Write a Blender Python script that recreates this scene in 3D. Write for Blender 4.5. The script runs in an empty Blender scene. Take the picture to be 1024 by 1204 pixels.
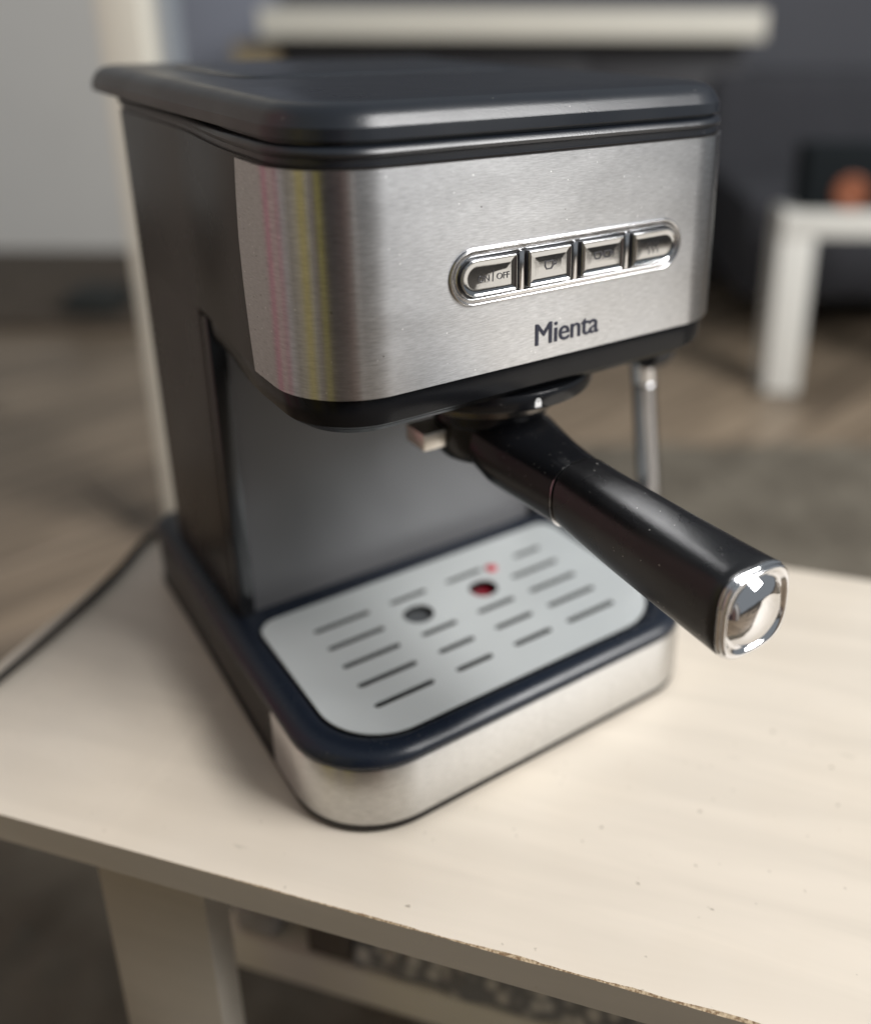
import bpy, bmesh, math, random
from mathutils import Vector, Matrix
from mathutils import noise as mnoise
R = math.radians
random.seed(7)
sc = bpy.context.scene
COL = sc.collection

# ------------------------------------------------------------------ camera, world, lights, exposure
PITCH, YAW, ROLL = -0.3667, 0.6174, 0.0057
CAM = Vector((-0.2088, -0.2698, 0.3299))
fw = Vector((math.sin(YAW)*math.cos(PITCH), math.cos(YAW)*math.cos(PITCH), math.sin(PITCH)))
rt0 = Vector((math.cos(YAW), -math.sin(YAW), 0)); up0 = rt0.cross(fw)
rt = rt0*math.cos(ROLL) + up0*math.sin(ROLL); up = up0*math.cos(ROLL) - rt0*math.sin(ROLL)
cd = bpy.data.cameras.new('camera'); cam = bpy.data.objects.new('camera', cd); COL.objects.link(cam)
cam.matrix_world = Matrix(((rt.x, up.x, -fw.x, CAM.x), (rt.y, up.y, -fw.y, CAM.y), (rt.z, up.z, -fw.z, CAM.z), (0, 0, 0, 1)))
cd.sensor_fit = 'VERTICAL'; cd.sensor_height = 36; cd.sensor_width = 36
cd.lens = 1105.24/1204*36
cd.shift_x = (512-602.5)/1204; cd.shift_y = (435.4-602)/1204
cd.clip_start = 0.01; cd.clip_end = 60
cd.dof.use_dof = True; cd.dof.focus_distance = 0.333; cd.dof.aperture_fstop = 3.0
sc.camera = cam

w = bpy.data.worlds.new('World'); sc.world = w; w.use_nodes = True
bg = w.node_tree.nodes['Background']; bg.inputs[0].default_value = (0.86, 0.93, 1.0, 1); bg.inputs[1].default_value = 0.29

def area(name, loc, target, sx, sy, power, color):
    l = bpy.data.lights.new(name, 'AREA'); l.shape = 'RECTANGLE'; l.size = sx; l.size_y = sy
    l.energy = power; l.color = color
    o = bpy.data.objects.new(name, l); COL.objects.link(o); o.location = loc
    d = (Vector(target)-Vector(loc)).normalized(); o.rotation_euler = d.to_track_quat('-Z', 'Y').to_euler()
    return o
area('window_light', (1.35, -1.9, 2.05), (0, 0.05, 0.1), 1.35, 1.7, 150, (1.0, 0.985, 0.97))

sc.view_settings.view_transform = 'Standard'; sc.view_settings.look = 'None'
sc.view_settings.exposure = 0.0; sc.view_settings.gamma = 1.0

# ------------------------------------------------------------------ helpers
def tag(o, label=None, cat=None, group=None, kind=None):
    if label: o['label'] = label
    if cat: o['category'] = cat
    if group: o['group'] = group
    if kind: o['kind'] = kind
    return o

def empty(name, loc=(0, 0, 0), rz=0, **k):
    o = bpy.data.objects.new(name, None); COL.objects.link(o); o.location = loc; o.rotation_euler = (0, 0, rz)
    o.empty_display_size = 0.02
    return tag(o, **k)

def link(name, me, mat, parent=None, loc=None, rot=None, sharp=32):
    o = bpy.data.objects.new(name, me); COL.objects.link(o)
    if mat is not None and len(me.materials) == 0:
        me.materials.append(mat)
    if parent: o.parent = parent
    if loc: o.location = loc
    if rot: o.rotation_euler = rot
    if sharp is not None:
        me.shade_smooth(); me.set_sharp_from_angle(angle=R(sharp))
    return o

def from_bm(name, bm, mat, parent=None, **k):
    bmesh.ops.recalc_face_normals(bm, faces=bm.faces)
    me = bpy.data.meshes.new(name); bm.to_mesh(me); bm.free()
    return link(name, me, mat, parent, **k)

def loft(bm, rings, cap0=True, cap1=True, closed=True, mi=0):
    vs = [[bm.verts.new(p) for p in r] for r in rings]
    n = len(vs[0])
    for a, b in zip(vs, vs[1:]):
        for i in range(n if closed else n-1):
            j = (i+1) % n
            f = bm.faces.new((a[i], a[j], b[j], b[i])); f.material_index = mi
    if cap0: bm.faces.new(list(reversed(vs[0]))).material_index = mi
    if cap1: bm.faces.new(vs[-1]).material_index = mi
    return vs

def box(bm, x0, x1, y0, y1, z0, z1, bev=0.0, seg=2, M=None):
    t = bmesh.new()
    bmesh.ops.create_cube(t, size=1)
    for v in t.verts:
        v.co = Vector(((x0+x1)/2+v.co.x*(x1-x0), (y0+y1)/2+v.co.y*(y1-y0), (z0+z1)/2+v.co.z*(z1-z0)))
    if bev > 0:
        bmesh.ops.bevel(t, geom=t.edges[:], offset=bev, segments=seg, affect='EDGES', profile=0.6)
    if M is not None: bmesh.ops.transform(t, matrix=M, verts=t.verts[:])
    me = bpy.data.meshes.new('t'); t.to_mesh(me); t.free(); bm.from_mesh(me); bpy.data.meshes.remove(me)

def tube(bm, pts, rad, seg=16, caps=True):
    pts = [Vector(p) for p in pts]
    rads = rad if isinstance(rad, (list, tuple)) else [rad]*len(pts)
    prev = None; rings = []
    for i, p in enumerate(pts):
        d = (pts[min(i+1, len(pts)-1)]-pts[max(i-1, 0)]).normalized()
        if prev is None:
            a = Vector((0, 0, 1)) if abs(d.z) < .9 else Vector((1, 0, 0)); u = d.cross(a).normalized()
        else:
            u = (prev - d*prev.dot(d)).normalized()
        prev = u; v = d.cross(u)
        rings.append([p+(u*math.cos(2*math.pi*k/seg)+v*math.sin(2*math.pi*k/seg))*rads[i] for k in range(seg)])
    loft(bm, rings, caps, caps)

def lathe(bm, prof, cx=0, cy=0, seg=64, cap0=True, cap1=True):
    loft(bm, [[(cx+r*math.cos(2*math.pi*k/seg), cy+r*math.sin(2*math.pi*k/seg), z) for k in range(seg)] for r, z in prof], cap0, cap1)

def smooth_path(P, n=10):
    P = [Vector(p) for p in P]; out = []
    for i in range(len(P)-1):
        a = P[max(i-1, 0)]; b = P[i]; c = P[i+1]; d = P[min(i+2, len(P)-1)]
        for k in range(n):
            t = k/n
            out.append(0.5*((2*b)+(c-a)*t+(2*a-5*b+4*c-d)*t*t+(3*b-a-3*c+d)*t**3))
    out.append(P[-1]); return out

def rrect(x0, x1, y0, y1, r, n=12, rb=None):
    """rounded rectangle, front corners r, back corners rb; fixed vertex count"""
    rb = r if rb is None else rb
    out = []
    for cx, cy, a0, q in ((x1-r, y0+r, -90, r), (x1-rb, y1-rb, 0, rb), (x0+rb, y1-rb, 90, rb), (x0+r, y0+r, 180, r)):
        for k in range(n+1):
            a = R(a0+90*k/n); out.append((cx+q*math.cos(a), cy+q*math.sin(a)))
    return out

def plan(hf, hb, y0, y1, r, rb, yt=0.05, yt2=0.10, n=16, ex=0.0, rr=None):
    """half-width hf in front, tapering to hb between yt and yt2; ex = outset; rr = right front radius"""
    hf += ex; hb += ex; y0 -= ex; y1 += ex; rb = max(rb+ex, .002)
    def side(q):
        q = max(q+ex, .002); out = []
        for k in range(n+1):
            a = R(-90+90*k/n); out.append((hf-q+q*math.cos(a), y0+q+q*math.sin(a)))
        for k in range(0, 7):
            t = k/6; s = t*t*(3-2*t); out.append((hf+(hb-hf)*s, yt+(yt2-yt)*t))
        for k in range(9):
            a = R(90*k/8); out.append((hb-rb+rb*math.cos(a), y1-rb+rb*math.sin(a)))
        return out
    return side(r if rr is None else rr) + [(-x, y) for x, y in reversed(side(r))]

def solid_from_curve(name, splines, depth, mat, parent, M, bevel=0.0):
    """filled 2D curve with holes -> mesh"""
    cu = bpy.data.curves.new(name, 'CURVE'); cu.dimensions = '2D'; cu.fill_mode = 'BOTH'
    cu.extrude = depth/2; cu.bevel_depth = bevel; cu.bevel_resolution = 2
    for s in splines:
        sp = cu.splines.new('POLY'); sp.points.add(len(s)-1); sp.use_cyclic_u = True
        for p, q in zip(sp.points, s): p.co = (q[0], q[1], 0, 1)
    return curve_to_mesh(name, cu, mat, parent, M)

def curve_to_mesh(name, cu, mat, parent, M):
    tmp = bpy.data.objects.new('tmp', cu); COL.objects.link(tmp)
    bpy.context.view_layer.update()
    dg = bpy.context.evaluated_depsgraph_get()
    me = bpy.data.meshes.new_from_object(tmp.evaluated_get(dg)); me.name = name
    bpy.data.objects.remove(tmp); bpy.data.curves.remove(cu)
    me.transform(M); me.materials.clear()
    return link(name, me, mat, parent, sharp=30)

def text(name, body, size, mat, parent, M, depth=0.0002, offset=0.0, sx=1.0, align='CENTER'):
    cu = bpy.data.curves.new(name, 'FONT'); cu.body = body; cu.size = size; cu.extrude = depth; cu.offset = offset
    cu.align_x = align; cu.align_y = 'BOTTOM_BASELINE'; cu.space_character = 0.97
    return curve_to_mesh(name, cu, mat, parent, M @ Matrix.Diagonal((sx, 1, 1, 1)))

FRONT = Matrix.Rotation(R(90), 4, 'X')          # XY plane -> plane facing -Y

# ------------------------------------------------------------------ materials
def newmat(name):
    m = bpy.data.materials.new(name); m.use_nodes = True
    nt = m.node_tree; return m, nt, nt.nodes['Principled BSDF'], nt.nodes.new, nt.links.new

def plain(name, col, rough=.5, metal=0.0, spec=.5, coat=0.0, vr=.0, scale=60, bump=0.0, bscale=400, cvar=0.0):
    m, nt, b, N, L = newmat(name)
    b.inputs['Base Color'].default_value = (*col, 1); b.inputs['Roughness'].default_value = rough
    b.inputs['Metallic'].default_value = metal; b.inputs['Specular IOR Level'].default_value = spec
    b.inputs['Coat Weight'].default_value = coat; b.inputs['Coat Roughness'].default_value = .08
    tc = N('ShaderNodeTexCoord')
    if vr or cvar:
        nz = N('ShaderNodeTexNoise'); nz.inputs['Scale'].default_value = scale; nz.inputs['Detail'].default_value = 6
        L(tc.outputs['Object'], nz.inputs['Vector'])
    if vr:
        mr = N('ShaderNodeMapRange'); mr.inputs['To Min'].default_value = max(rough-vr, .02); mr.inputs['To Max'].default_value = rough+vr
        mr.inputs['From Min'].default_value = .3; mr.inputs['From Max'].default_value = .7
        L(nz.outputs['Fac'], mr.inputs['Value']); L(mr.outputs[0], b.inputs['Roughness'])
    if cvar:
        mx = N('ShaderNodeMix'); mx.data_type = 'RGBA'
        mx.inputs['A'].default_value = (*[c*(1-cvar) for c in col], 1); mx.inputs['B'].default_value = (*[min(1, c*(1+cvar)) for c in col], 1)
        L(nz.outputs['Fac'], mx.inputs['Factor']); L(mx.outputs['Result'], b.inputs['Base Color'])
    if bump:
        n2 = N('ShaderNodeTexNoise'); n2.inputs['Scale'].default_value = bscale; n2.inputs['Detail'].default_value = 4
        L(tc.outputs['Object'], n2.inputs['Vector'])
        bp = N('ShaderNodeBump'); bp.inputs['Strength'].default_value = bump; bp.inputs['Distance'].default_value = .0005
        L(n2.outputs['Fac'], bp.inputs['Height']); L(bp.outputs[0], b.inputs['Normal'])
    return m

def dust(m, density=.66, scale=900, amt=.5):
    """fine pale dust specks over a plastic"""
    nt = m.node_tree; b = nt.nodes['Principled BSDF']; N = nt.nodes.new; L = nt.links.new
    tc = N('ShaderNodeTexCoord'); v = N('ShaderNodeTexVoronoi'); v.inputs['Scale'].default_value = scale
    L(tc.outputs['Object'], v.inputs['Vector'])
    big = N('ShaderNodeTexNoise'); big.inputs['Scale'].default_value = 30; L(tc.outputs['Object'], big.inputs['Vector'])
    lt = N('ShaderNodeMath'); lt.operation = 'LESS_THAN'; lt.inputs[1].default_value = .11; L(v.outputs['Distance'], lt.inputs[0])
    rnd = N('ShaderNodeSeparateColor'); L(v.outputs['Color'], rnd.inputs[0])
    g = N('ShaderNodeMath'); g.operation = 'GREATER_THAN'; g.inputs[1].default_value = density; L(rnd.outputs[0], g.inputs[0])
    a = N('ShaderNodeMath'); a.operation = 'MULTIPLY'; L(lt.outputs[0], a.inputs[0]); L(g.outputs[0], a.inputs[1])
    a2 = N('ShaderNodeMath'); a2.operation = 'MULTIPLY'; L(a.outputs[0], a2.inputs[0]); L(big.outputs['Fac'], a2.inputs[1])
    a3 = N('ShaderNodeMath'); a3.operation = 'MULTIPLY'; a3.inputs[1].default_value = amt*2; L(a2.outputs[0], a3.inputs[0]); a3.use_clamp = True
    mx = N('ShaderNodeMix'); mx.data_type = 'RGBA'; L(a3.outputs[0], mx.inputs['Factor'])
    c = b.inputs['Base Color']
    if c.is_linked: L(c.links[0].from_socket, mx.inputs['A'])
    else: mx.inputs['A'].default_value = c.default_value
    mx.inputs['B'].default_value = (.55, .53, .5, 1); L(mx.outputs['Result'], c)
    return m

def brushed(name, col=(.53, .535, .545), rough=.29, specks=True, brush_z=True, aniso=.8):
    m, nt, b, N, L = newmat(name)
    b.inputs['Metallic'].default_value = 1; b.inputs['Anisotropic'].default_value = aniso
    tc = N('ShaderNodeTexCoord')
    tg = N('ShaderNodeCombineXYZ'); tg.inputs[2].default_value = 1; L(tg.outputs[0], b.inputs['Tangent'])
    # grain: long along the sheet (x, y), very fine across it (z)
    mp = N('ShaderNodeMapping'); mp.inputs['Scale'].default_value = (230, 230, 2600); L(tc.outputs['Object'], mp.inputs[0])
    n1 = N('ShaderNodeTexNoise'); n1.inputs['Scale'].default_value = 1; n1.inputs['Detail'].default_value = 5; n1.inputs['Roughness'].default_value = .65
    L(mp.outputs[0], n1.inputs['Vector'])
    mp2 = N('ShaderNodeMapping'); mp2.inputs['Scale'].default_value = (30, 30, 60); L(tc.outputs['Object'], mp2.inputs[0])
    n2 = N('ShaderNodeTexNoise'); n2.inputs['Scale'].default_value = 1; n2.inputs['Detail'].default_value = 5; L(mp2.outputs[0], n2.inputs['Vector'])
    cr = N('ShaderNodeMapRange'); cr.inputs['From Min'].default_value = .32; cr.inputs['From Max'].default_value = .68
    cr.inputs['To Min'].default_value = .76; cr.inputs['To Max'].default_value = 1.16; L(n1.outputs['Fac'], cr.inputs['Value'])
    mul = N('ShaderNodeVectorMath'); mul.operation = 'SCALE'; mul.inputs[0].default_value = col; L(cr.outputs[0], mul.inputs['Scale'])
    src = mul.outputs[0]
    rr = N('ShaderNodeMapRange'); rr.inputs['From Min'].default_value = .3; rr.inputs['From Max'].default_value = .7
    rr.inputs['To Min'].default_value = rough-.01; rr.inputs['To Max'].default_value = rough+.03; L(n2.outputs['Fac'], rr.inputs['Value'])
    L(rr.outputs[0], b.inputs['Roughness'])
    if specks:
        for sc_, thr, den, cc in ((330, .09, .955, (.05, .03, .02, 1)), (520, .14, .965, (.95, .95, .95, 1))):
            v = N('ShaderNodeTexVoronoi'); v.inputs['Scale'].default_value = sc_; L(tc.outputs['Object'], v.inputs['Vector'])
            lt = N('ShaderNodeMath'); lt.operation = 'LESS_THAN'; lt.inputs[1].default_value = thr; L(v.outputs['Distance'], lt.inputs[0])
            sp = N('ShaderNodeSeparateColor'); L(v.outputs['Color'], sp.inputs[0])
            g = N('ShaderNodeMath'); g.operation = 'GREATER_THAN'; g.inputs[1].default_value = den; L(sp.outputs[0], g.inputs[0])
            a = N('ShaderNodeMath'); a.operation = 'MULTIPLY'; L(lt.outputs[0], a.inputs[0]); L(g.outputs[0], a.inputs[1])
            mx = N('ShaderNodeMix'); mx.data_type = 'RGBA'; L(a.outputs[0], mx.inputs['Factor']); L(src, mx.inputs['A'])
            mx.inputs['B'].default_value = cc; src = mx.outputs['Result']
    L(src, b.inputs['Base Color'])
    bp = N('ShaderNodeBump'); bp.inputs['Strength'].default_value = .12; bp.inputs['Distance'].default_value = .0001
    L(n1.outputs['Fac'], bp.inputs['Height']); L(bp.outputs[0], b.inputs['Normal'])
    return m

def laminate(name, col, edge=False):
    m, nt, b, N, L = newmat(name)
    tc = N('ShaderNodeTexCoord')
    mp = N('ShaderNodeMapping'); mp.inputs['Scale'].default_value = (5, 45, 45); L(tc.outputs['Object'], mp.inputs[0])
    n = N('ShaderNodeTexNoise'); n.inputs['Scale'].default_value = 1.2; n.inputs['Detail'].default_value = 8; n.inputs['Distortion'].default_value = .6
    L(mp.outputs[0], n.inputs['Vector'])
    cr = N('ShaderNodeValToRGB'); cr.color_ramp.elements[0].position = .3; cr.color_ramp.elements[1].position = .68
    cr.color_ramp.elements[0].color = (*[c*.93 for c in col], 1); cr.color_ramp.elements[1].color = (*[min(c*1.05, 1) for c in col], 1)
    L(n.outputs['Fac'], cr.inputs[0]); src = cr.outputs[0]
    # blotches of wear
    n3 = N('ShaderNodeTexNoise'); n3.inputs['Scale'].default_value = 9; n3.inputs['Detail'].default_value = 7; L(tc.outputs['Object'], n3.inputs['Vector'])
    mr = N('ShaderNodeMapRange'); mr.inputs['From Min'].default_value = .45; mr.inputs['From Max'].default_value = .8; mr.inputs['To Max'].default_value = .35
    L(n3.outputs['Fac'], mr.inputs['Value'])
    mx = N('ShaderNodeMix'); mx.data_type = 'RGBA'; L(mr.outputs[0], mx.inputs['Factor']); L(src, mx.inputs['A']); mx.inputs['B'].default_value = (col[0]*.82, col[1]*.76, col[2]*.66, 1)
    src = mx.outputs['Result']
    # crumbs and small stains, drawn-out scuffs
    for sv, thr, den, cc, f in (((170, 260, 170), .13, .982, (.16, .12, .08, 1), .8), ((26, 150, 26), .10, .96, (.33, .29, .23, 1), .45), ((420, 420, 420), .18, .975, (.35, .3, .24, 1), .6)):
        mq = N('ShaderNodeMapping'); mq.inputs['Scale'].default_value = sv; mq.inputs['Rotation'].default_value = (0, 0, .12); L(tc.outputs['Object'], mq.inputs[0])
        nn = N('ShaderNodeTexNoise'); nn.inputs['Scale'].default_value = 3; L(mq.outputs[0], nn.inputs['Vector'])
        av = N('ShaderNodeVectorMath'); av.operation = 'MULTIPLY_ADD'; L(nn.outputs['Color'], av.inputs[0]); av.inputs[1].default_value = (.5, .5, .5); L(mq.outputs[0], av.inputs[2])
        v = N('ShaderNodeTexVoronoi'); v.inputs['Scale'].default_value = 1; L(av.outputs[0], v.inputs['Vector'])
        lt = N('ShaderNodeMapRange'); lt.inputs['From Min'].default_value = thr*1.6; lt.inputs['From Max'].default_value = thr*.6; lt.inputs['To Max'].default_value = f; L(v.outputs['Distance'], lt.inputs['Value'])
        sp = N('ShaderNodeSeparateColor'); L(v.outputs['Color'], sp.inputs[0])
        g = N('ShaderNodeMath'); g.operation = 'GREATER_THAN'; g.inputs[1].default_value = den; L(sp.outputs[0], g.inputs[0])
        a = N('ShaderNodeMath'); a.operation = 'MULTIPLY'; L(lt.outputs[0], a.inputs[0]); L(g.outputs[0], a.inputs[1])
        mx = N('ShaderNodeMix'); mx.data_type = 'RGBA'; L(a.outputs[0], mx.inputs['Factor']); L(src, mx.inputs['A']); mx.inputs['B'].default_value = cc; src = mx.outputs['Result']
    L(src, b.inputs['Base Color'])
    r2 = N('ShaderNodeMapRange'); r2.inputs['To Min'].default_value = .34; r2.inputs['To Max'].default_value = .52; L(n3.outputs['Fac'], r2.inputs['Value']); L(r2.outputs[0], b.inputs['Roughness'])
    bp = N('ShaderNodeBump'); bp.inputs['Strength'].default_value = .15; bp.inputs['Distance'].default_value = .0006; L(n.outputs['Fac'], bp.inputs['Height']); L(bp.outputs[0], b.inputs['Normal'])
    return m

def woodfloor(name):
    m, nt, b, N, L = newmat(name)
    tc = N('ShaderNodeTexCoord'); oi = N('ShaderNodeObjectInfo')
    ad = N('ShaderNodeVectorMath'); ad.operation = 'ADD'; L(tc.outputs['Object'], ad.inputs[0]); 
    cx = N('ShaderNodeCombineXYZ'); mm = N('ShaderNodeMath'); mm.operation = 'MULTIPLY'; mm.inputs[1].default_value = 40; L(oi.outputs['Random'], mm.inputs[0]); L(mm.outputs[0], cx.inputs[0]); L(mm.outputs[0], cx.inputs[1]); L(cx.outputs[0], ad.inputs[1])
    mp = N('ShaderNodeMapping'); mp.inputs['Scale'].default_value = (2, 22, 22); L(ad.outputs[0], mp.inputs[0])
    n = N('ShaderNodeTexNoise'); n.inputs['Scale'].default_value = 1.3; n.inputs['Detail'].default_value = 8; n.inputs['Distortion'].default_value = 1; L(mp.outputs[0], n.inputs['Vector'])
    cr = N('ShaderNodeValToRGB'); e = cr.color_ramp.elements; e[0].position = .3; e[1].position = .7
    e[0].color = (.12, .092, .064, 1); e[1].color = (.29, .225, .16, 1); L(n.outputs['Fac'], cr.inputs[0])
    hs = N('ShaderNodeHueSaturation'); mr = N('ShaderNodeMapRange'); mr.inputs['To Min'].default_value = .7; mr.inputs['To Max'].default_value = 1.25
    L(oi.outputs['Random'], mr.inputs['Value']); L(mr.outputs[0], hs.inputs['Value']); L(cr.outputs[0], hs.inputs['Color']); L(hs.outputs[0], b.inputs['Base Color'])
    b.inputs['Roughness'].default_value = .42
    return m

M = {}
M['black'] = dust(plain('black_gloss_plastic', (.007, .0075, .009), .2, spec=.32, vr=.07, scale=40, bump=.04, bscale=300), .8, 700, .35)
M['lid'] = dust(plain('lid_plastic', (.009, .0115, .0165), .33, spec=.7, vr=.06, scale=25, bump=.1, bscale=1500), .96, 500, .4)
M['rim'] = dust(plain('rim_plastic', (.009, .013, .022), .3, spec=.4, vr=.06, scale=40, bump=.05, bscale=900), .8, 600, .3)
M['side'] = plain('side_plastic', (.012, .010, .009), .27, spec=.22, vr=.05, scale=12, cvar=.1)
M['panel'] = plain('grey_panel_plastic', (.125, .125, .13), .42, vr=.05, scale=15, cvar=.12, bump=.08, bscale=1200)
M['steel'] = brushed('brushed_steel')
M['band'] = brushed('band_steel', (.6, .595, .58), .3, specks=False)
M['chrome'] = plain('chrome', (.6, .6, .61), .15, 1.0, vr=.05, scale=200, bump=.03, bscale=300)
M['button'] = plain('button_chrome', (.44, .45, .46), .07, 1.0, vr=.015, scale=260, bump=.10, bscale=80, coat=1.0)
M['gap'] = plain('black_gap', (.01, .01, .011), .5)
M['print'] = plain('dark_navy_print', (.02, .022, .04), .45)
M['icon'] = plain('grey_icon_print', (.10, .10, .11), .15, .5)
M['white'] = plain('white_print', (.8, .8, .8), .5)
M['plate'] = plain('matt_steel_plate', (.68, .715, .715), .4, .35, vr=.07, scale=30, cvar=.04, bump=.05, bscale=900)
M['well'] = plain('tray_well', (.02, .021, .022), .6)
M['red'] = plain('red_float', (.20, .008, .02), .3)
M['red2'] = plain('red_mark', (.5, .03, .05), .4)
M['grip'] = dust(plain('soft_black_grip', (.006, .006, .007), .30, spec=.6, vr=.05, scale=80, bump=.12, bscale=1800), .9, 420, .6)
M['rubber'] = plain('black_rubber', (.015, .015, .016), .6)
M['darkmetal'] = plain('dark_metal', (.12, .11, .10), .25, 1.0, vr=.05)
M['wand'] = plain('wand_steel', (.33, .33, .34), .22, 1.0, vr=.05)
M['spout'] = plain('spout_metal', (.72, .68, .62), .35, .8, vr=.05)
M['laminate'] = laminate('pale_laminate', (.70, .63, .535))
M['laminate_shaded'] = laminate('pale_laminate_shaded', (.43, .395, .34))  # darker laminate copy, with the shade of front edge and legs in its colour
def chip():
    m, nt, b, N, L = newmat('raw_chipboard_edge')
    tc = N('ShaderNodeTexCoord'); n = N('ShaderNodeTexNoise'); n.inputs['Scale'].default_value = 900; n.inputs['Detail'].default_value = 3; L(tc.outputs['Object'], n.inputs['Vector'])
    cr = N('ShaderNodeValToRGB'); e = cr.color_ramp.elements; e[0].position = .4; e[1].position = .62
    e[0].color = (.22, .14, .075, 1); e[1].color = (.62, .5, .34, 1); L(n.outputs['Fac'], cr.inputs[0]); L(cr.outputs[0], b.inputs['Base Color'])
    b.inputs['Roughness'].default_value = .8; return m
M['chip'] = chip()
M['floor'] = woodfloor('worn_wood_floor')
M['sub'] = plain('dark_subfloor', (.05, .04, .03), .8)
M['wallL'] = plain('warm_grey_wall', (.68, .66, .62), .8, cvar=.05, scale=3)
M['wallD'] = plain('blue_grey_wall', (.095, .097, .11), .8, cvar=.1, scale=3)
M['cream'] = plain('cream_paint', (.72, .69, .6), .5, cvar=.03, scale=8)
M['whitep'] = plain('white_paint', (.74, .73, .68), .5, cvar=.03, scale=8)
M['dark'] = plain('dark_cabinet', (.045, .045, .05), .6, cvar=.2, scale=6)
M['sofa'] = plain('grey_fabric', (.042, .043, .05), .9, cvar=.2, scale=20)
M['tan'] = plain('tan_card', (.3, .24, .15), .7)
M['orange'] = plain('orange_paint', (.28, .09, .04), .6)

# ------------------------------------------------------------------ the espresso machine
mach = empty('espresso_machine', (0, 0, 0), label='black and brushed steel espresso machine standing on the pale table', cat='espresso machine')

# -- base: black housing, steel band round its front, rim with a well, drip plate
HB = .1028
def ringz(pts, z): return [(x, y, z) for x, y in pts]
bm = bmesh.new()
def bplan(ex): return plan(HB, .1010, 0.0, .256, .040, .016, yt=.07, yt2=.22, ex=ex, rr=.031)
loft(bm, [ringz(bplan(-.0016), .0078), ringz(bplan(-.0006), .0086), ringz(bplan(-.0004), .0119), ringz(bplan(-.0014), .0122), ringz(bplan(-.0014), .0440)])
from_bm('base_housing', bm, M['side'], mach)
for x0, x1, y0, y1 in ((-.0985, -.020, .0035, .050), (.050, .088, .030, .060), (-.088, -.050, .19, .235), (.050, .088, .19, .235)):
    bm = bmesh.new(); loft(bm, [[(x, y, z) for x, y in rrect(x0+e, x1-e, y0+e, y1-e, .036 if y1 == .050 and x0 < 0 else .012, rb=.006)] for e, z in ((.001, .007), (0, .0073), (0, .0080))])
    from_bm('foot_pad', bm, M['rubber'], mach)
# steel band
def strip(path, prof, closed=False):
    """path: list of (x,y,nx,ny); prof: list of (out, z) -> bm"""
    b_ = bmesh.new(); loft(b_, [[(x+nx*o, y+ny*o, z) for x, y, nx, ny in path] for o, z in prof], False, False, closed); return b_
def front_path(h, y0, r, yl, n=26, rr=None):
    rr = r if rr is None else rr
    P = [(-h, yl, -1, 0), (-h, (yl+y0+r)/2, -1, 0)]
    for k in range(n+1):
        a = R(180+90*k/n); P.append((-h+r+r*math.cos(a), y0+r+r*math.sin(a), math.cos(a), math.sin(a)))
    for k in range(1, 8): P.append((-h+r+(2*h-r-rr)*k/8, y0, 0, -1))
    for k in range(n+1):
        a = R(270+90*k/n); P.append((h-rr+rr*math.cos(a), y0+rr+rr*math.sin(a), math.cos(a), math.sin(a)))
    P += [(h, (yl+y0+r)/2, 1, 0), (h, yl, 1, 0)]
    return P
bm = strip(front_path(HB-.0012, .0012, .0388, .062, rr=.0298), [(-.0008, .0124), (.0008, .0121), (.0012, .0129), (.0012, .0400), (.0009, .0408), (-.0008, .0410)])
from_bm('steel_band', bm, M['band'], mach)
# rim: glossy frame with a well for the drip plate
bm = bmesh.new()
TX, TY0, TY1 = .0888, .0106, .1146
NB = len(bplan(0))
def tray_ring(ex, z):
    # same vertex order and count as plan(), on a rounded rectangle
    hx = TX+ex; y0 = TY0-ex; y1 = TY1+ex; r = .030+ex; rb = .010+ex; right = []
    for k in range(17):
        a = R(-90+90*k/16); right.append((hx-r+r*math.cos(a), y0+r+r*math.sin(a)))
    for k in range(7): right.append((hx, .045+.045*k/6))
    for k in range(9):
        a = R(90*k/8); right.append((hx-rb+rb*math.cos(a), y1-rb+rb*math.sin(a)))
    return [(x, y, z) for x, y in right+[(-x, y) for x, y in reversed(right)]]
loft(bm, [ringz(bplan(-.0016), .0405), ringz(bplan(-.0002), .0412), ringz(bplan(.0004), .0428), ringz(bplan(.0), .0446), ringz(bplan(-.0016), .0466), ringz(bplan(-.0045), .0480), ringz(bplan(-.008), .0486),
          tray_ring(.0022, .0484), tray_ring(.0012, .0478), tray_ring(.0010, .034)], True, True)
from_bm('base_rim', bm, M['rim'], mach, sharp=50)
# drip plate with real slots and holes
def stadium(x0, x1, y, h, n=6):
    out = []
    for cx, a0 in ((x1-h, -90), (x0+h, 90)):
        for k in range(n+1):
            a = R(a0+180*k/n); out.append((cx+h*math.cos(a), y+h*math.sin(a)))
    return out
def disc(x, y, r, n=28): return [(x+r*math.cos(2*math.pi*k/n), y+r*math.sin(2*math.pi*k/n)) for k in range(n)]
rows = [.0303, .0460, .0617, .0774, .0932]
spl = [[(x, y) for x, y, z in tray_ring(-.0002, 0)]]
for i, y in enumerate(rows):
    spl.append(stadium(-.0678, -.0378, y, .0019))
    spl.append(stadium(.0378 if i < 4 else .0500, .0678, y, .0019))
    if i < 3:
        spl.append(stadium(-.0262, -.0062, y, .0019)); spl.append(stadium(.0060, .0282, y, .0019))
    if i == 4:
        spl.append(stadium(-.0264, -.0054, y, .0019)); spl.append(stadium(.0066, .0288, y, .0019))
spl.append(disc(-.0187, .0775, .0078)); spl.append(disc(.0200, .0777, .0076))
plate = solid_from_curve('drip_plate', spl, .0008, M['plate'], mach, Matrix.Translation((0, 0, .0485)), bevel=.0)
bm = bmesh.new(); lathe(bm, [(.0074, .036), (.0074, .0436), (.0066, .0446), (.0040, .0452), (.0008, .0454)], .0200, .0777, 32)
from_bm('float_indicator', bm, M['red'], plate)
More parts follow.
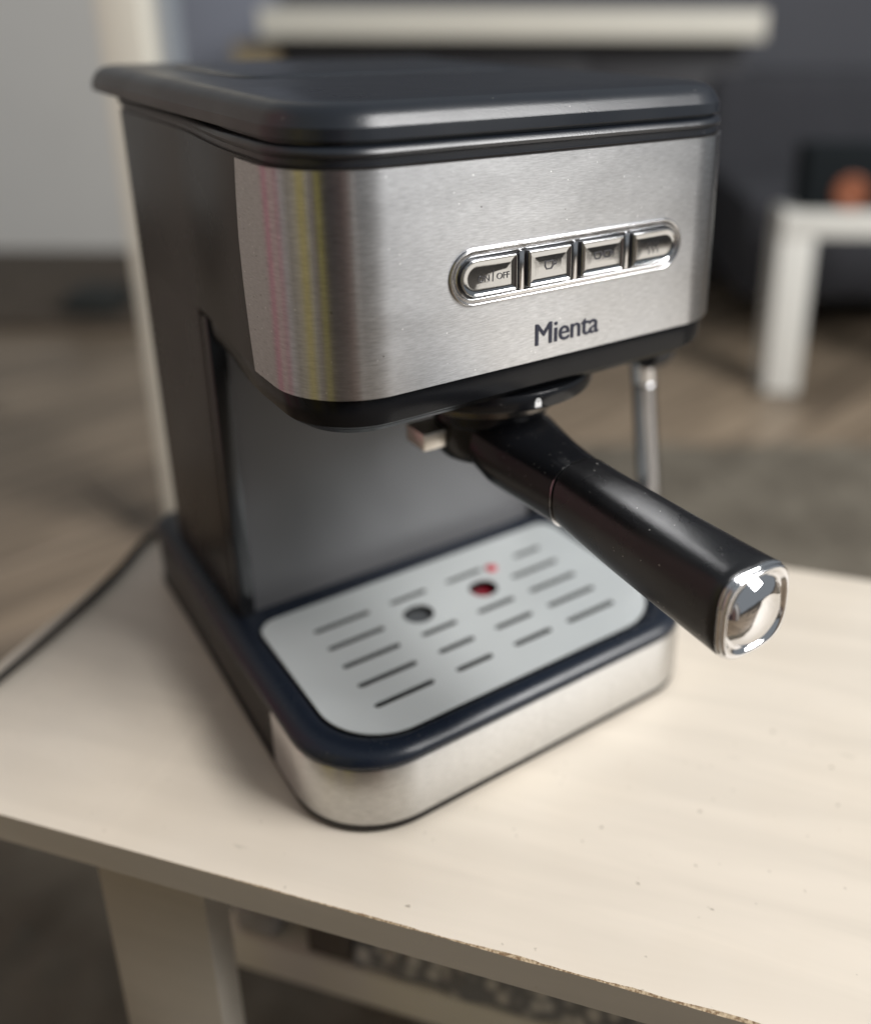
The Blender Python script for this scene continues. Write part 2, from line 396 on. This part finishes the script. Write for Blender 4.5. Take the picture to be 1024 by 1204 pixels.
bm = bmesh.new(); lathe(bm, [(.0032, .0489), (.0032, .0494), (.0020, .0500)], .0336, .0905, 20)
from_bm('red_dot', bm, M['red2'], plate)  # small raised red dot on the plate
bm = bmesh.new(); lathe(bm, [(.0072, .036), (.0072, .0455), (.0062, .0462)], -.0187, .0775, 32)
from_bm('hole_plug', bm, plain('grey_plug', (.07, .075, .08), .5), plate)

# -- column and back panel
bm = bmesh.new()
colp = lambda ex: plan(.0926, .0926, .124, .231, .004, .010, yt=.15, yt2=.19, ex=ex)
YC = .1245
# hollow front: frame posts each side, panel set back
loft(bm, [ringz(plan(.0926, .0926, .131, .231, .003, .010, yt=.15, yt2=.19), .0465), ringz(plan(.0926, .0926, .131, .231, .003, .010, yt=.15, yt2=.19), .2070)])
from_bm('column', bm, M['side'], mach)
for s in (-1, 1):
    bm = bmesh.new()
    x0, x1 = sorted((s*.0925, s*.0846)); box(bm, x0, x1, .1235, .1312, .0485, .2045, .0012, 2)
    from_bm('column_edge', bm, M['black'], mach)
bm = bmesh.new(); box(bm, -.0845, .0845, .1262, .1312, .0480, .2066, .0004)
from_bm('back_panel', bm, M['panel'], mach)

# -- head: shell, steel front panel, lower lip, trim, lid
HP = lambda ex: plan(.0990, .0926, -.003, .231, .030, .010, yt=.049, yt2=.14, ex=ex)
TP = lambda ex: plan(.0990, .0965, -.003, .236, .030, .012, yt=.05, yt2=.14, ex=ex)
bm = bmesh.new()
loft(bm, [ringz(HP(0), .20702), ringz(HP(0), .2838)])
from_bm('head_shell', bm, M['side'], mach)
# front panel, its free ends cut to the shape seen from the side
def panel_mesh():
    b_ = bmesh.new(); zs = [.2062, .2090, .2200, .2330, .2400, .2550, .2700, .2800, .2830]
    def yend(z):
        t = (z-.2062)/(.2830-.2062)
        return .0455+.0035*math.sin(min(t/.55, 1)*math.pi/2) - max(0, t-.70)*.012
    rings = []
    for o, zz in [(-.0006, zs[0])]+[(.0010, z) for z in zs]+[(-.0006, zs[-1])]:
        rings.append([(x+nx*o, y+ny*o, zz) for x, y, nx, ny in front_path(.0990, -.003, .030, yend(zz))])
    loft(b_, rings, False, False, False)
    # folded free ends
    return b_
from_bm('front_panel', panel_mesh(), M['steel'], mach)
# lower lip
bm = bmesh.new()
HL = lambda ex: plan(.0990, .0926, -.003, .1233, .030, .004, yt=.049, yt2=.119, ex=ex)
loft(bm, [ringz(HL(-.022), .1900), ringz(HL(-.0095), .1900), ringz(HL(-.0082), .1903), ringz(HL(-.0058), .1924), ringz(HL(-.0048), .1932), ringz(HL(-.0036), .1936), ringz(HL(-.0022), .1950), ringz(HL(-.0014), .1985), ringz(HL(-.0010), .2050), ringz(HL(-.0016), .2066)])
from_bm('head_lower_lip', bm, plain('lip_plastic', (.006, .0065, .008), .22, spec=.18, vr=.05), mach, sharp=28)
# trim ridge under the lid
bm = bmesh.new()
loft(bm, [ringz(HP(-.0010), .2834), ringz(HP(-.0008), .2862), ringz(HP(.0002), .2868), ringz(HP(.0006), .2880), ringz(HP(.0000), .2893), ringz(HP(-.0012), .2900), ringz(HP(-.0030), .2903), ringz(HP(-.0032), .2925)])
from_bm('head_trim', bm, M['lid'], mach, sharp=40)
# lid
def LP(ex): return plan(.0990, .1000, -.0035, .262, .030, .020, yt=.05, yt2=.2, ex=ex)
bm = bmesh.new()
loft(bm, [ringz(LP(-.0050), .2912), ringz(LP(-.0014), .2913), ringz(LP(-.0008), .2922), ringz(LP(-.0008), .2918), ringz(LP(-.0009), .2956), ringz(LP(-.0013), .2961), ringz(LP(-.0026), .2988), ringz(LP(-.0046), .3010), ringz(LP(-.0074), .3024), ringz(LP(-.0110), .3030), ringz(LP(-.024), .3032)])
from_bm('lid', bm, M['lid'], mach, sharp=24)
bm = bmesh.new()
loft(bm, [[(x, y, z) for x, y in rrect(-.070-e, .070+e, .115-e, .215+e, .014+e)] for e, z in ((0, .3030), (0, .3035), (-.002, .3042), (-.006, .3044))])
from_bm('tank_flap', bm, M['lid'], mach, sharp=50)

# -- group head with a white padlock mark
bm = bmesh.new()
lathe(bm, [(.040, .1904), (.0448, .1900), (.0452, .1893), (.0450, .1842), (.0446, .1832), (.036, .1812), (.035, .1812)], .002, .0455, 96)
group = from_bm('group_head', bm, M['black'], mach)
lk = -8
def on_ring(deg, z, r=.0452): return Vector((.002+r*math.sin(R(deg)), .0455-r*math.cos(R(deg)), z))
Ml = Matrix.Translation(on_ring(lk, .1863)) @ Matrix.Rotation(R(lk), 4, 'Z') @ FRONT @ Matrix.Scale(.92, 4)
solid_from_curve('padlock_mark', [[(-.0015, -.0022), (.0015, -.0022), (.0015, .0004), (-.0015, .0004)]], .0001, M['white'], group, Ml)
Ml2 = Ml @ Matrix.Translation((0, .0006, 0))
arc = [(.0012*math.cos(R(a)), .0013*math.sin(R(a))) for a in range(0, 181, 15)]+[(.0005*math.cos(R(a)), .0007*math.sin(R(a))) for a in range(180, -1, -15)]
solid_from_curve('padlock_mark', [arc], .0001, M['white'], group, Ml2)

# -- button strip
BZ = .2429; BX = .0076
def stad(hw, hh, n=20):
    out = []
    for cx, a0 in ((hw-hh, -90), (-hw+hh, 90)):
        for k in range(n+1):
            a = R(a0+180*k/n); out.append((cx+hh*math.cos(a), hh*math.sin(a)))
    return out
bm = bmesh.new()
prof = [(.0003, -.0030), (.0003, -.0045), (.0001, -.0049), (-.0002, -.0050), (-.0006, -.0049), (-.0008, -.0044), (-.0009, -.0042), (-.0018, -.0042), (-.0020, -.0047), (-.0023, -.0050), (-.0026, -.0049), (-.0028, -.0040)]
loft(bm, [[(BX+x, y, BZ+z) for x, z in stad(.0543+e, .0101+e)] for e, y in prof], False, False)
bez = from_bm('button_bezel', bm, M['chrome'], mach, sharp=60)
bm = bmesh.new()
vs = [bm.verts.new((BX+x, -.00432, BZ+z)) for x, z in stad(.0514, .0073)]; bm.faces.new(vs)
for v in bm.verts[:]: pass
r_ = bmesh.ops.extrude_face_region(bm, geom=bm.faces[:]); bmesh.ops.translate(bm, verts=[v for v in r_['geom'] if isinstance(v, bmesh.types.BMVert)], vec=(0, .0012, 0))
from_bm('button_well', bm, plain('dark_grey_well', (.08, .08, .085), .3, .6), mach)
HH = .0070
def button_outline(x0, x1, rl, rr, hh):
    out = []
    for cx, cz, a0, q in ((x1-rr, -hh+rr, -90, rr), (x1-rr, hh-rr, 0, rr), (x0+rl, hh-rl, 90, rl), (x0+rl, -hh+rl, 180, rl)):
        for k in range(9):
            a = R(a0+90*k/8); out.append((cx+q*math.cos(a), cz+q*math.sin(a)))
    return out
segs = [(-.0433, -.0197, HH-.0003, .0008), (-.0148, .0048, .0008, .0008), (.0097, .0303, .0008, .0008), (  .0351, .0585, .0008, HH-.0003)]
btns = []
for i, (x0, x1, rl, rr) in enumerate(segs):
    bm = bmesh.new()
    rings = []
    for e, y in ((0, -.0040), (0, -.0059), (.0001, -.0062), (.0004, -.0064), (.0007, -.0063), (.0009, -.0060), (.0012, -.0059), (.0030, -.00592), (.0046, -.0060)):
        rings.append([(x, y, BZ+z) for x, z in button_outline(x0+e, x1-e, max(rl-e, .0004), max(rr-e, .0004), HH-.0003-e)])
    loft(bm, rings, False, True)
    b_ = from_bm('button', bm, M['button'], mach, sharp=60); btns.append(b_)
for x in (-.0172, .00725, .0327):
    bm = bmesh.new(); box(bm, x-.0011, x+.0011, -.0055, -.0042, BZ-.0073, BZ+.0073, .0006, 2)
    from_bm('button_divider', bm, M['chrome'], mach)
def FM(x, z, y=-.00612): return Matrix.Translation((x, y, z)) @ FRONT
text('button_mark', 'ON', .0033, M['icon'], btns[0], FM(-.0340, BZ-.0016), .00006)
text('button_mark', 'OFF', .0033, M['icon'], btns[0], FM(-.0258, BZ-.0016), .00006)
solid_from_curve('button_mark', [[(-.0002, -.002), (.0001, -.002), (.0004, .002), (.0001, .002)]], .0001, M['icon'], btns[0], FM(-.0302, BZ))
def cup(x, z, s, parent):
    o = [(-1, 1), (1, 1), (1, -.3), (.6, -1), (-.6, -1), (-1, -.3)]; q = [(a*.72, b*.72) for a, b in o]
    solid_from_curve('button_mark', [[(a*s*1.2, b*s) for a, b in o], [(a*s*1.2, b*s) for a, b in q]], .0001, M['icon'], parent, FM(x, z))
    solid_from_curve('button_mark', [[(s*1.25, s*.6), (s*2.0, s*.6), (s*2.0, -s*.2), (s*1.25, -s*.2)], [(s*1.3, s*.35), (s*1.75, s*.35), (s*1.75, s*.05), (s*1.3, s*.05)]], .0001, M['icon'], parent, FM(x, z))
cup(-.0055, BZ+.0004, .0017, btns[1]); cup(.0175, BZ+.0006, .0015, btns[2]); cup(.0222, BZ+.0006, .0015, btns[2])
def wavy(x, z):
    pts = []; 
    for k in range(13): pts.append((.0006*math.sin(k*.9)+.00016, -.0024+.0004*k))
    for k in range(12, -1, -1): pts.append((.0006*math.sin(k*.9)-.00016, -.0024+.0004*k))
    solid_from_curve('button_mark', [pts], .0001, M['icon'], btns[3], FM(x, z))
for k in range(3): wavy(.0435+.0022*k, BZ)
# maker's name printed on the panel
bm = bmesh.new()
for k, (dx, dz) in enumerate(((-.00022, 0), (0, .00008), (.00022, 0), (0, -.00008))):
    o_ = text('t', 'Mienta', .0122, M['print'], mach, Matrix.Translation((.0052+dx, -.00412-.00002*k, .2122+dz)) @ FRONT, .00004, 0, sx=.97)
    bm.from_mesh(o_.data); bpy.data.objects.remove(o_)
from_bm('printed_name', bm, M['print'], mach)

# -- steam wand, its joint and the knob
bm = bmesh.new()
tube(bm, smooth_path([(.118, .100, .192), (.1215, .092, .176), (.1245, .084, .160), (.1265, .0815, .150)], 5), .0060, 20)
from_bm('steam_pipe', bm, M['rubber'], mach)
bm = bmesh.new()
tube(bm, [(.1265, .0815, .1545), (.1268, .081, .1530), (.1285, .0805, .1405), (.1287, .0805, .1395)], [.0060, .0074, .0074, .0058], 24)
from_bm('wand_collar', bm, M['chrome'], mach)
bm = bmesh.new()
tube(bm, [(.1284, .0805, .1402), (.1286, .0805, .1385), (.131, .080, .115), (.1345, .079, .082), (.1362, .079, .064), (.1366, .079, .058)], [.0052, .0066, .0068, .0068, .0066, .0040], 24)
from_bm('steam_wand', bm, M['wand'], mach)
bm = bmesh.new()
t_ = bmesh.new(); lathe(t_, [(.010, 0), (.0175, .001), (.0185, .003), (.0185, .018), (.017, .021), (.010, .0225)], 0, 0, 40)
bmesh.ops.transform(t_, matrix=Matrix.Translation((.1135, .068, .165)) @ Matrix.Diagonal((.62, .62, .62, 1)) @ Matrix.Rotation(R(90), 4, 'Y'), verts=t_.verts[:])
me = bpy.data.meshes.new('t'); t_.to_mesh(me); t_.free(); bm.from_mesh(me)
tube(bm, [(.090, .068, .185), (.104, .068, .178), (.1145, .068, .166)], .005, 14)
from_bm('steam_knob', bm, M['rubber'], mach)
# power cord, trailing off behind the machine along the table end
cord = smooth_path([(-.060, .250, .024), (-.074, .275, .018), (-.085, .296, .0105), (-.097, .294, .0098), (-.120, .268, .0097), (-.145, .243, .0097), (-.170, .220, .0097), (-.1956, .199, .0097), (-.226, .176, .0097), (-.247, .160, .004), (-.259, .152, -.03), (-.262, .150, -.12)], 8)
bm = bmesh.new(); tube(bm, cord, .0021, 12)
from_bm('power_cord', bm, plain('cord_rubber', (.028, .024, .021), .55), mach)

# ------------------------------------------------------------------ the portafilter held in the group head
pf = empty('portafilter', (.002, .0455, .150), label='black handled portafilter with chrome end cap locked under the machine head', cat='portafilter')
def pf_add(o): o.parent = pf; o.matrix_parent_inverse = Matrix.Translation(pf.location).inverted(); return o
bm = bmesh.new(); lathe(bm, [(.026, .1835), (.026, .1680), (.024, .1660), (.024, .1560), (.022, .1500), (.016, .1470), (.008, .1465)], .002, .0455, 64)
pf_add(from_bm('filter_holder', bm, M['black'], None))
bm = bmesh.new(); lathe(bm, [(.0315, .1811), (.0320, .1806), (.0320, .1752), (.0310, .1744)], .002, .0455, 72)
pf_add(from_bm('holder_rim', bm, M['darkmetal'], None))
bm = bmesh.new(); box(bm, -.0325, -.0120, .0425, .058, .1555, .1635, .0012, 2)
pf_add(from_bm('spout_block', bm, M['spout'], None))
def sup(y, cx, cz, hw, hh, e, n=48):
    out = []
    for k in range(n):
        a = 2*math.pi*k/n; c, s = math.cos(a), math.sin(a)
        out.append((cx+hw*math.copysign(abs(c)**(2/e), c), y, cz+hh*math.copysign(abs(s)**(2/e), s)))
    return out
bm = bmesh.new()
NK = [(.0330, .1590, .0150, .0100, 2.6), (.0300, .1580, .0195, .0128, 2.8), (.0210, .1562, .0190, .0146, 2.8), (.0100, .1548, .0172, .0146, 2.7), (.0000, .1538, .0157, .0144, 2.6), (-.0120, .1530, .0144, .0141, 2.6), (-.0170, .1527, .0141, .0140, 2.6), (-.0174, .1527, .0128, .0128, 2.6)]
loft(bm, [sup(y, .002, z, hw, hh, e) for y, z, hw, hh, e in NK])
pf_add(from_bm('handle_neck', bm, M['black'], None))
bm = bmesh.new()
loft(bm, [sup(y, .0022, z, hw, hh, 2.7) for y, z, hw, hh in ((-.0173, .1527, .0125, .0125), (-.0173, .1527, .0140, .0140), (-.0177, .1527, .0140, .0140), (-.0178, .1527, .0125, .0125))])
pf_add(from_bm('neck_ring', bm, M['chrome'], None))
bm = bmesh.new()
GK = [(-.0179, .1527, .0128, .0128, 2.6), (-.0182, .1527, .0139, .0139, 2.6), (-.030, .1518, .0141, .0142, 2.7), (-.045, .1509, .0145, .0147, 2.8), (-.060, .1502, .0148, .0151, 2.9), (-.075, .1497, .0152, .0154, 3.0), (-.090, .1493, .0154, .0156, 3.2), (-.1040, .1490, .0157, .0157, 3.5), (-.1046, .1490, .0152, .0152, 3.5)]
rings = []
for a, b_ in zip(GK, GK[1:]):
    n_ = 4 if abs(a[0]-b_[0]) > .005 else 1
    for k in range(n_):
        t = k/n_; q = [a[i]+(b_[i]-a[i])*t for i in range(5)]; rings.append(sup(q[0], .0028, *q[1:]))
rings.append(sup(GK[-1][0], .0028, *GK[-1][1:]))
loft(bm, rings)
pf_add(from_bm('grip', bm, M['grip'], None, sharp=50))
bm = bmesh.new()
CK = [(-.1044, .0148, 3.5), (-.1048, .0157, 3.5), (-.1054, .0159, 3.5), (-.1059, .0156, 3.5), (-.1062, .0151, 3.5), (-.1066, .0154, 3.5), (-.1074, .0154, 3.4), (-.1080, .0150, 3.3), (-.1081, .0144, 3.1), (-.1076, .0137, 2.8), (-.1068, .0132, 2.5), (-.1066, .0128, 2.3), (-.1074, .0121, 2.1), (-.1087, .0107, 2.0), (-.1097, .0090, 2.0), (-.1105, .0068, 2), (-.1110, .0045, 2), (-.1112, .0020, 2)]
loft(bm, [sup(y, .0030, .1490, h, h, e) for y, h, e in CK])
pf_add(from_bm('end_cap', bm, plain('cap_chrome', (.72, .72, .73), .05, 1.0, bump=.45, bscale=75), None, sharp=60))

# ------------------------------------------------------------------ the table
TA = math.atan2(-.7828, .6223)                          # long axis of the table
tab = empty('bench_table', (0, 0, -.443), TA, label='pale laminate bench table with chipped front edge under the machine', cat='table')
def tb_obj(name, bm, mat, **k):
    o = from_bm(name, bm, mat, None, **k); o.parent = tab; return o
# local frame: x along the table (towards lower right of the photo), y = towards the far side (n)
Z0 = .45
TT0, TT1, TN0, TN1, TH = -.290, .95, -.0970, .1972, .0150
bm = bmesh.new()
# top with a jagged, chipped upper front arris
NX = 420
def yfront(i):
    t = TT0+(TT1-TT0)*i/NX
    c = max(0, mnoise.noise((t*38, 0, 0))*.5+.28+mnoise.noise((t*210, 3, 0))*.30)
    wgt = .75*min(1, max(.10, (t+.16)/.20))
    return t, (.0004+.0021*c)*wgt, (.0004+.0016*c)*wgt
prof = []
for i in range(NX+1):
    t, a, h = yfront(i)
    prof.append([(t, TN1, Z0-TH), (t, TN1, Z0), (t, TN0+a, Z0), (t, TN0+a*.55, Z0-h*.45+.00015*mnoise.noise((t*900, 1, 2))), (t, TN0, Z0-h), (t, TN0, Z0-TH)])
vs = loft(bm, prof)
bm.faces.ensure_lookup_table()
for f in bm.faces:
    c = f.calc_center_median()
    if len(f.verts) == 4:
        ys = [v.co.y for v in f.verts]; zs_ = [v.co.z for v in f.verts]
        if max(ys) < TN0+.01 and min(zs_) > Z0-.004: f.material_index = 1 
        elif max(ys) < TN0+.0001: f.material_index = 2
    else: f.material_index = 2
bmesh.ops.recalc_face_normals(bm, faces=bm.faces)
me = bpy.data.meshes.new('table_top'); bm.to_mesh(me); bm.free()
for k in ('laminate', 'chip', 'laminate_shaded'): me.materials.append(M[k])
o = link('table_top', me, None, None, sharp=20); o.parent = tab
for (x0, y0) in ((-.184, -.0815), (.80, -.0815), (-.184, .150), (.80, .150)):
    bm = bmesh.new(); box(bm, x0, x0+.055, y0, y0+.016, -.006, Z0-TH-.0005, .0015)
    tb_obj('leg', bm, M['laminate_shaded'])
bm = bmesh.new(); box(bm, -.1845, .799, -.007, .149, Z0-.193, Z0-.168, .001)
tb_obj('lower_shelf', bm, M['cream'])
# things kept on the lower shelf
def on_shelf(name, label, cat, x, y, z, mats, build):
    bmx = bmesh.new(); build(bmx)
    o_ = from_bm(name, bmx, mats, None); o_.matrix_world = Matrix.Translation((0, 0, -.443)) @ Matrix.Rotation(TA, 4, 'Z') @ Matrix.Translation((x, y, Z0-.168+z))
    return tag(o_, label, cat)
def cloth(b_):
    nx, ny = 300, 40; L_ = .70; W_ = .085
    g = [[b_.verts.new((L_*i/nx, W_*j/ny+.004*mnoise.noise((i*.09, 0, 5)), .0004 if j == 0 else .003+.026*min(1, (j/5)**.5)*(.8+.35*mnoise.noise((i*.11, j*.18, 1)))+.004*mnoise.noise((i*.45, j*.5, 2)))) for j in range(ny+1)] for i in range(nx+1)]
    for i in range(nx):
        for j in range(ny): b_.faces.new((g[i][j], g[i+1][j], g[i+1][j+1], g[i][j+1]))
def clothmat():
    m, nt, b, N, L = newmat('grey_white_knit')
    tc = N('ShaderNodeTexCoord'); v = N('ShaderNodeTexVoronoi'); v.inputs['Scale'].default_value = 120; L(tc.outputs['Object'], v.inputs['Vector'])
    cr = N('ShaderNodeValToRGB'); e = cr.color_ramp.elements; e[0].color = (.55, .53, .49, 1); e[1].color = (.2, .2, .2, 1); e[0].position = .25; e[1].position = .6
    L(v.outputs['Distance'], cr.inputs[0]); L(cr.outputs[0], b.inputs['Base Color']); b.inputs['Roughness'].default_value = .9
    return m
on_shelf('knitted_cloth', 'crumpled grey and white knitted cloth on the lower shelf under the table', 'cloth', -.102, -.005, 0, clothmat(), cloth)
on_shelf('storage_box', 'small dark brown box on the lower shelf beside the knitted cloth', 'box', -.130, -.004, 0, plain('dark_brown', (.10, .085, .07), .7), lambda b_: box(b_, 0, .026, 0, .05, 0, .03, .001))
on_shelf('paper_roll', 'small grey crumpled packet on the lower shelf nearest the table leg', 'packet', -.176, -.004, 0, plain('grey_foil', (.35, .34, .33), .5, cvar=.4, scale=90), lambda b_: box(b_, 0, .026, 0, .04, 0, .017, .004))

# ------------------------------------------------------------------ the room, in a frame turned to the back wall
RM = Matrix.Translation((CAM.x, CAM.y, -.45)) @ Matrix.Rotation(-YAW, 4, 'Z')   # x right, y away, z from the floor
def room(name, bm, mat, parent=None, **k):
    o = from_bm(name, bm, mat, parent, **k)
    if parent is None: o.matrix_world = RM
    return o
bm = bmesh.new(); box(bm, -4.2, 4.2, -3, 3.1, -.09, -.0160)
floor = tag(room('floor', bm, M['sub']), kind='structure')
# floor boards, each a child of the floor
bm = bmesh.new(); box(bm, -.60, .60, -.0945, .0945, -.0155, 0, .0015, 1)
bmesh.ops.recalc_face_normals(bm, faces=bm.faces); bme = bpy.data.meshes.new('floor_board'); bm.to_mesh(bme); bm.free(); bme.materials.append(M['floor'])
ang = R(45)
ca, sa = math.cos(ang), math.sin(ang)
for r0 in range(-22, 23):
    for c0 in range(-5, 6):
        u_ = c0*1.203+(r0 % 3)*.4; v_ = r0*.1915
        X = u_*ca-v_*sa; Y = 1.0+u_*sa+v_*ca
        if -3.4 < X < 3.2 and -1.6 < Y < 3.7 and (Y > .2 or abs(X) < 1.6):
            b_ = bpy.data.objects.new('floor_board', bme); COL.objects.link(b_); b_.parent = floor
            b_.location = (X, Y, 0); b_.rotation_euler = (0, 0, ang)
# walls
bm = bmesh.new(); box(bm, -4.2, -1.12, 3.11, 3.2, -.05, 2.3)
tag(room('wall', bm, M['wallL']), kind='structure')
bm = bmesh.new(); box(bm, -1.12, 4.2, 3.40, 3.5, -.05, 2.3)
tag(room('back_wall', bm, M['wallD']), kind='structure')
bm = bmesh.new(); box(bm, -1.10, -.78, 3.28, 3.38, 0, 2.3, .01); tag(room('alcove_wall', bm, plain('light_blue_grey_wall', (.27, .285, .34), .8)), kind='structure')
# white door post
bm = bmesh.new(); box(bm, -.522, -.464, 1.25, 1.30, .0, 2.3, .004); 
tag(room('white_post', bm, M['cream']), 'tall white post standing on the floor behind the left side of the machine', 'post')
# cream topped dark cabinet
cab = tag(bpy.data.objects.new('low_cabinet', None), 'long dark grey cabinet with cream top behind the machine', 'cabinet'); COL.objects.link(cab); cab.matrix_world = RM
def croom(name, bm, mat, par): o = from_bm(name, bm, mat, None); o.parent = par; return o
bm = bmesh.new(); box(bm, -.685, .675, 2.68, 3.2, .705, .782, .006); croom('cabinet_top', bm, M['cream'], cab)
bm = bmesh.new(); box(bm, -.66, .65, 2.80, 3.2, 0, .7045, .004); croom('cabinet_body', bm, M['dark'], cab)
for k in range(3):
    bm = bmesh.new(); box(bm, -.65+k*.434, -.65+k*.434+.428, 2.785, 2.7995, .04, .69, .003); croom('cabinet_door', bm, M['dark'], cab)
def small(name, label, cat, x0, x1, y0, y1, z0, z1, mat, bev=.004):
    b2 = bmesh.new(); box(b2, x0, x1, y0, y1, z0, z1, bev); o_ = room(name, b2, mat); return tag(o_, label, cat)
small('cardboard_box', 'small tan cardboard box beside the dark cabinet behind the lid', 'box', -.78, -.66, 2.75, 2.85, .0, .69, M['tan'])
# grey sofa behind on the right
sofa = tag(bpy.data.objects.new('grey_sofa', None), 'dark grey fabric sofa behind the white side table', 'sofa'); COL.objects.link(sofa); sofa.matrix_world = RM
bm = bmesh.new(); box(bm, .55, 2.3, 2.75, 3.0, .12, .62, .05, 4); croom('sofa_back', bm, M['sofa'], sofa)
bm = bmesh.new(); box(bm, .56, 2.3, 2.25, 2.76, .10, .36, .04, 4); croom('sofa_seat', bm, M['sofa'], sofa)
# white side table
st = tag(bpy.data.objects.new('side_table', None), 'narrow white side table on the wooden floor at the right', 'side table'); COL.objects.link(st); st.matrix_world = RM
SX, SY, SW, SD = .550, 1.90, .55, .09
bm = bmesh.new(); box(bm, SX, SX+SW, SY, SY+SD, .345, .400, .003); croom('table_top', bm, M['whitep'], st)
for dx in (0.002, SW-.10+.0-.002):
    bm = bmesh.new(); box(bm, SX+dx-.004, SX+dx+.070, SY+.002, SY+SD-.002, 0, .3445, .003); croom('leg', bm, M['whitep'], st)
# speaker with an orange cone on the side table
sp = tag(bpy.data.objects.new('loudspeaker', None), 'dark box loudspeaker with an orange disc standing on the white side table', 'loudspeaker'); COL.objects.link(sp); sp.matrix_world = RM
bm = bmesh.new(); box(bm, .585, .90, 1.905, 1.985, .4005, .53, .01, 3); croom('speaker_box', bm, plain('speaker_black', (.012, .015, .017), .8, spec=.1), sp)
bm = bmesh.new(); t_ = bmesh.new(); lathe(t_, [(.034, 0), (.036, .004), (.030, .008), (.012, .004)], 0, 0, 32)
bmesh.ops.transform(t_, matrix=Matrix.Translation((.682, 1.906, .436)) @ Matrix.Rotation(R(90), 4, 'X'), verts=t_.verts[:]); me = bpy.data.meshes.new('t'); t_.to_mesh(me); t_.free(); bm.from_mesh(me)
croom('speaker_cone', bm, M['orange'], sp)
# dark shoes / bag at the foot of the wall on the left
small('floor_bag', 'small dark bag lying on the floor at the foot of the grey wall', 'bag', -1.16, -1.02, 2.32, 2.45, .03, .09, plain('bag_black', (.02, .022, .02), .8), .02)
small('wall_foot_shade', 'dark brown sheet standing in for shade along the foot of the light grey wall', 'mat', -2.6, -.95, 2.3, 3.05, .002, .028, plain('shade_brown', (.075, .058, .042), .95, cvar=.3, scale=9), .004)  # dark sheet standing in for the shade at the wall foot
# flat-woven rug, as stuff: a low pile of short tufts on a backing
def rugmat():
    m, nt, b, N, L = newmat('mottled_rug')
    tc = N('ShaderNodeTexCoord'); n = N('ShaderNodeTexNoise'); n.inputs['Scale'].default_value = 9; n.inputs['Detail'].default_value = 9; n.inputs['Roughness'].default_value = .7; L(tc.outputs['Object'], n.inputs['Vector'])
    cr = N('ShaderNodeValToRGB'); e = cr.color_ramp.elements; e[0].position = .38; e[1].position = .62; e[0].color = (.105, .09, .068, 1); e[1].color = (.165, .145, .112, 1)
    L(n.outputs['Fac'], cr.inputs[0]); L(cr.outputs[0], b.inputs['Base Color']); b.inputs['Roughness'].default_value = .95
    return m
bm = bmesh.new()
nx, ny = 160, 110
g = [[bm.verts.new((-.55+2.35*i/nx, -.1+1.72*j/ny, .004 if i in (0, nx) or j in (0, ny) else .016+.008*mnoise.noise((i*.7, j*.7, 0))+.004*mnoise.noise((i*2.1, j*2.3, 4)))) for j in range(ny+1)] for i in range(nx+1)]
for i in range(nx):
    for j in range(ny): bm.faces.new((g[i][j], g[i+1][j], g[i+1][j+1], g[i][j+1]))
rug = tag(room('rug', bm, rugmat()), 'mottled grey brown rug on the floor under the bench table', 'rug')

# unseen striped screen, added left of and behind the viewer to streak the steel
cur = []
stripes = [(345, 322, (.36, .31, .27)), (322, 312, (.46, .20, .24)), (312, 300, (.45, .36, .32)), (300, 294, (.42, .20, .23)), (294, 284, (.42, .40, .38)), (284, 276, (.28, .25, .21)),
           (276, 268, (.40, .36, .30)), (268, 256, (.50, .42, .14)), (256, 250, (.42, .40, .38)), (250, 246, (.2, .17, .2)), (246, 236, (.38, .34, .07)), (236, 222, (.05, .05, .07)), (222, 212, (.12, .09, .1)), (212, 204, (.42, .3, .29)), (204, 196, (.75, .74, .73))]
bm = bmesh.new(); RR = 1.35
for mi, (a0, a1, c) in enumerate(stripes):
    n_ = max(2, int((a0-a1)))
    prev = None
    for k in range(n_+1):
        a = a0+(a1-a0)*k/n_; rr_ = RR+.03*math.sin(a*.9)
        p = (rr_*math.sin(R(a)), rr_*math.cos(R(a)))
        v0 = bm.verts.new((p[0], p[1], -.43)); v1 = bm.verts.new((p[0], p[1], 1.6))
        if prev: f = bm.faces.new((prev[0], v0, v1, prev[1])); f.material_index = mi
        prev = (v0, v1)
bmesh.ops.remove_doubles(bm, verts=bm.verts, dist=.0001)
bmesh.ops.solidify(bm, geom=bm.faces[:], thickness=.004)
me = bpy.data.meshes.new('striped_screen'); bm.to_mesh(me); bm.free()
for i, s in enumerate(stripes): me.materials.append(plain('screen_stripe_%d' % i, s[2], .9))
o = link('striped_screen', me, None, None)
tag(o, 'unseen screen in pink, yellow and dark stripes added for reflections in the rounded steel corner', 'curtain')
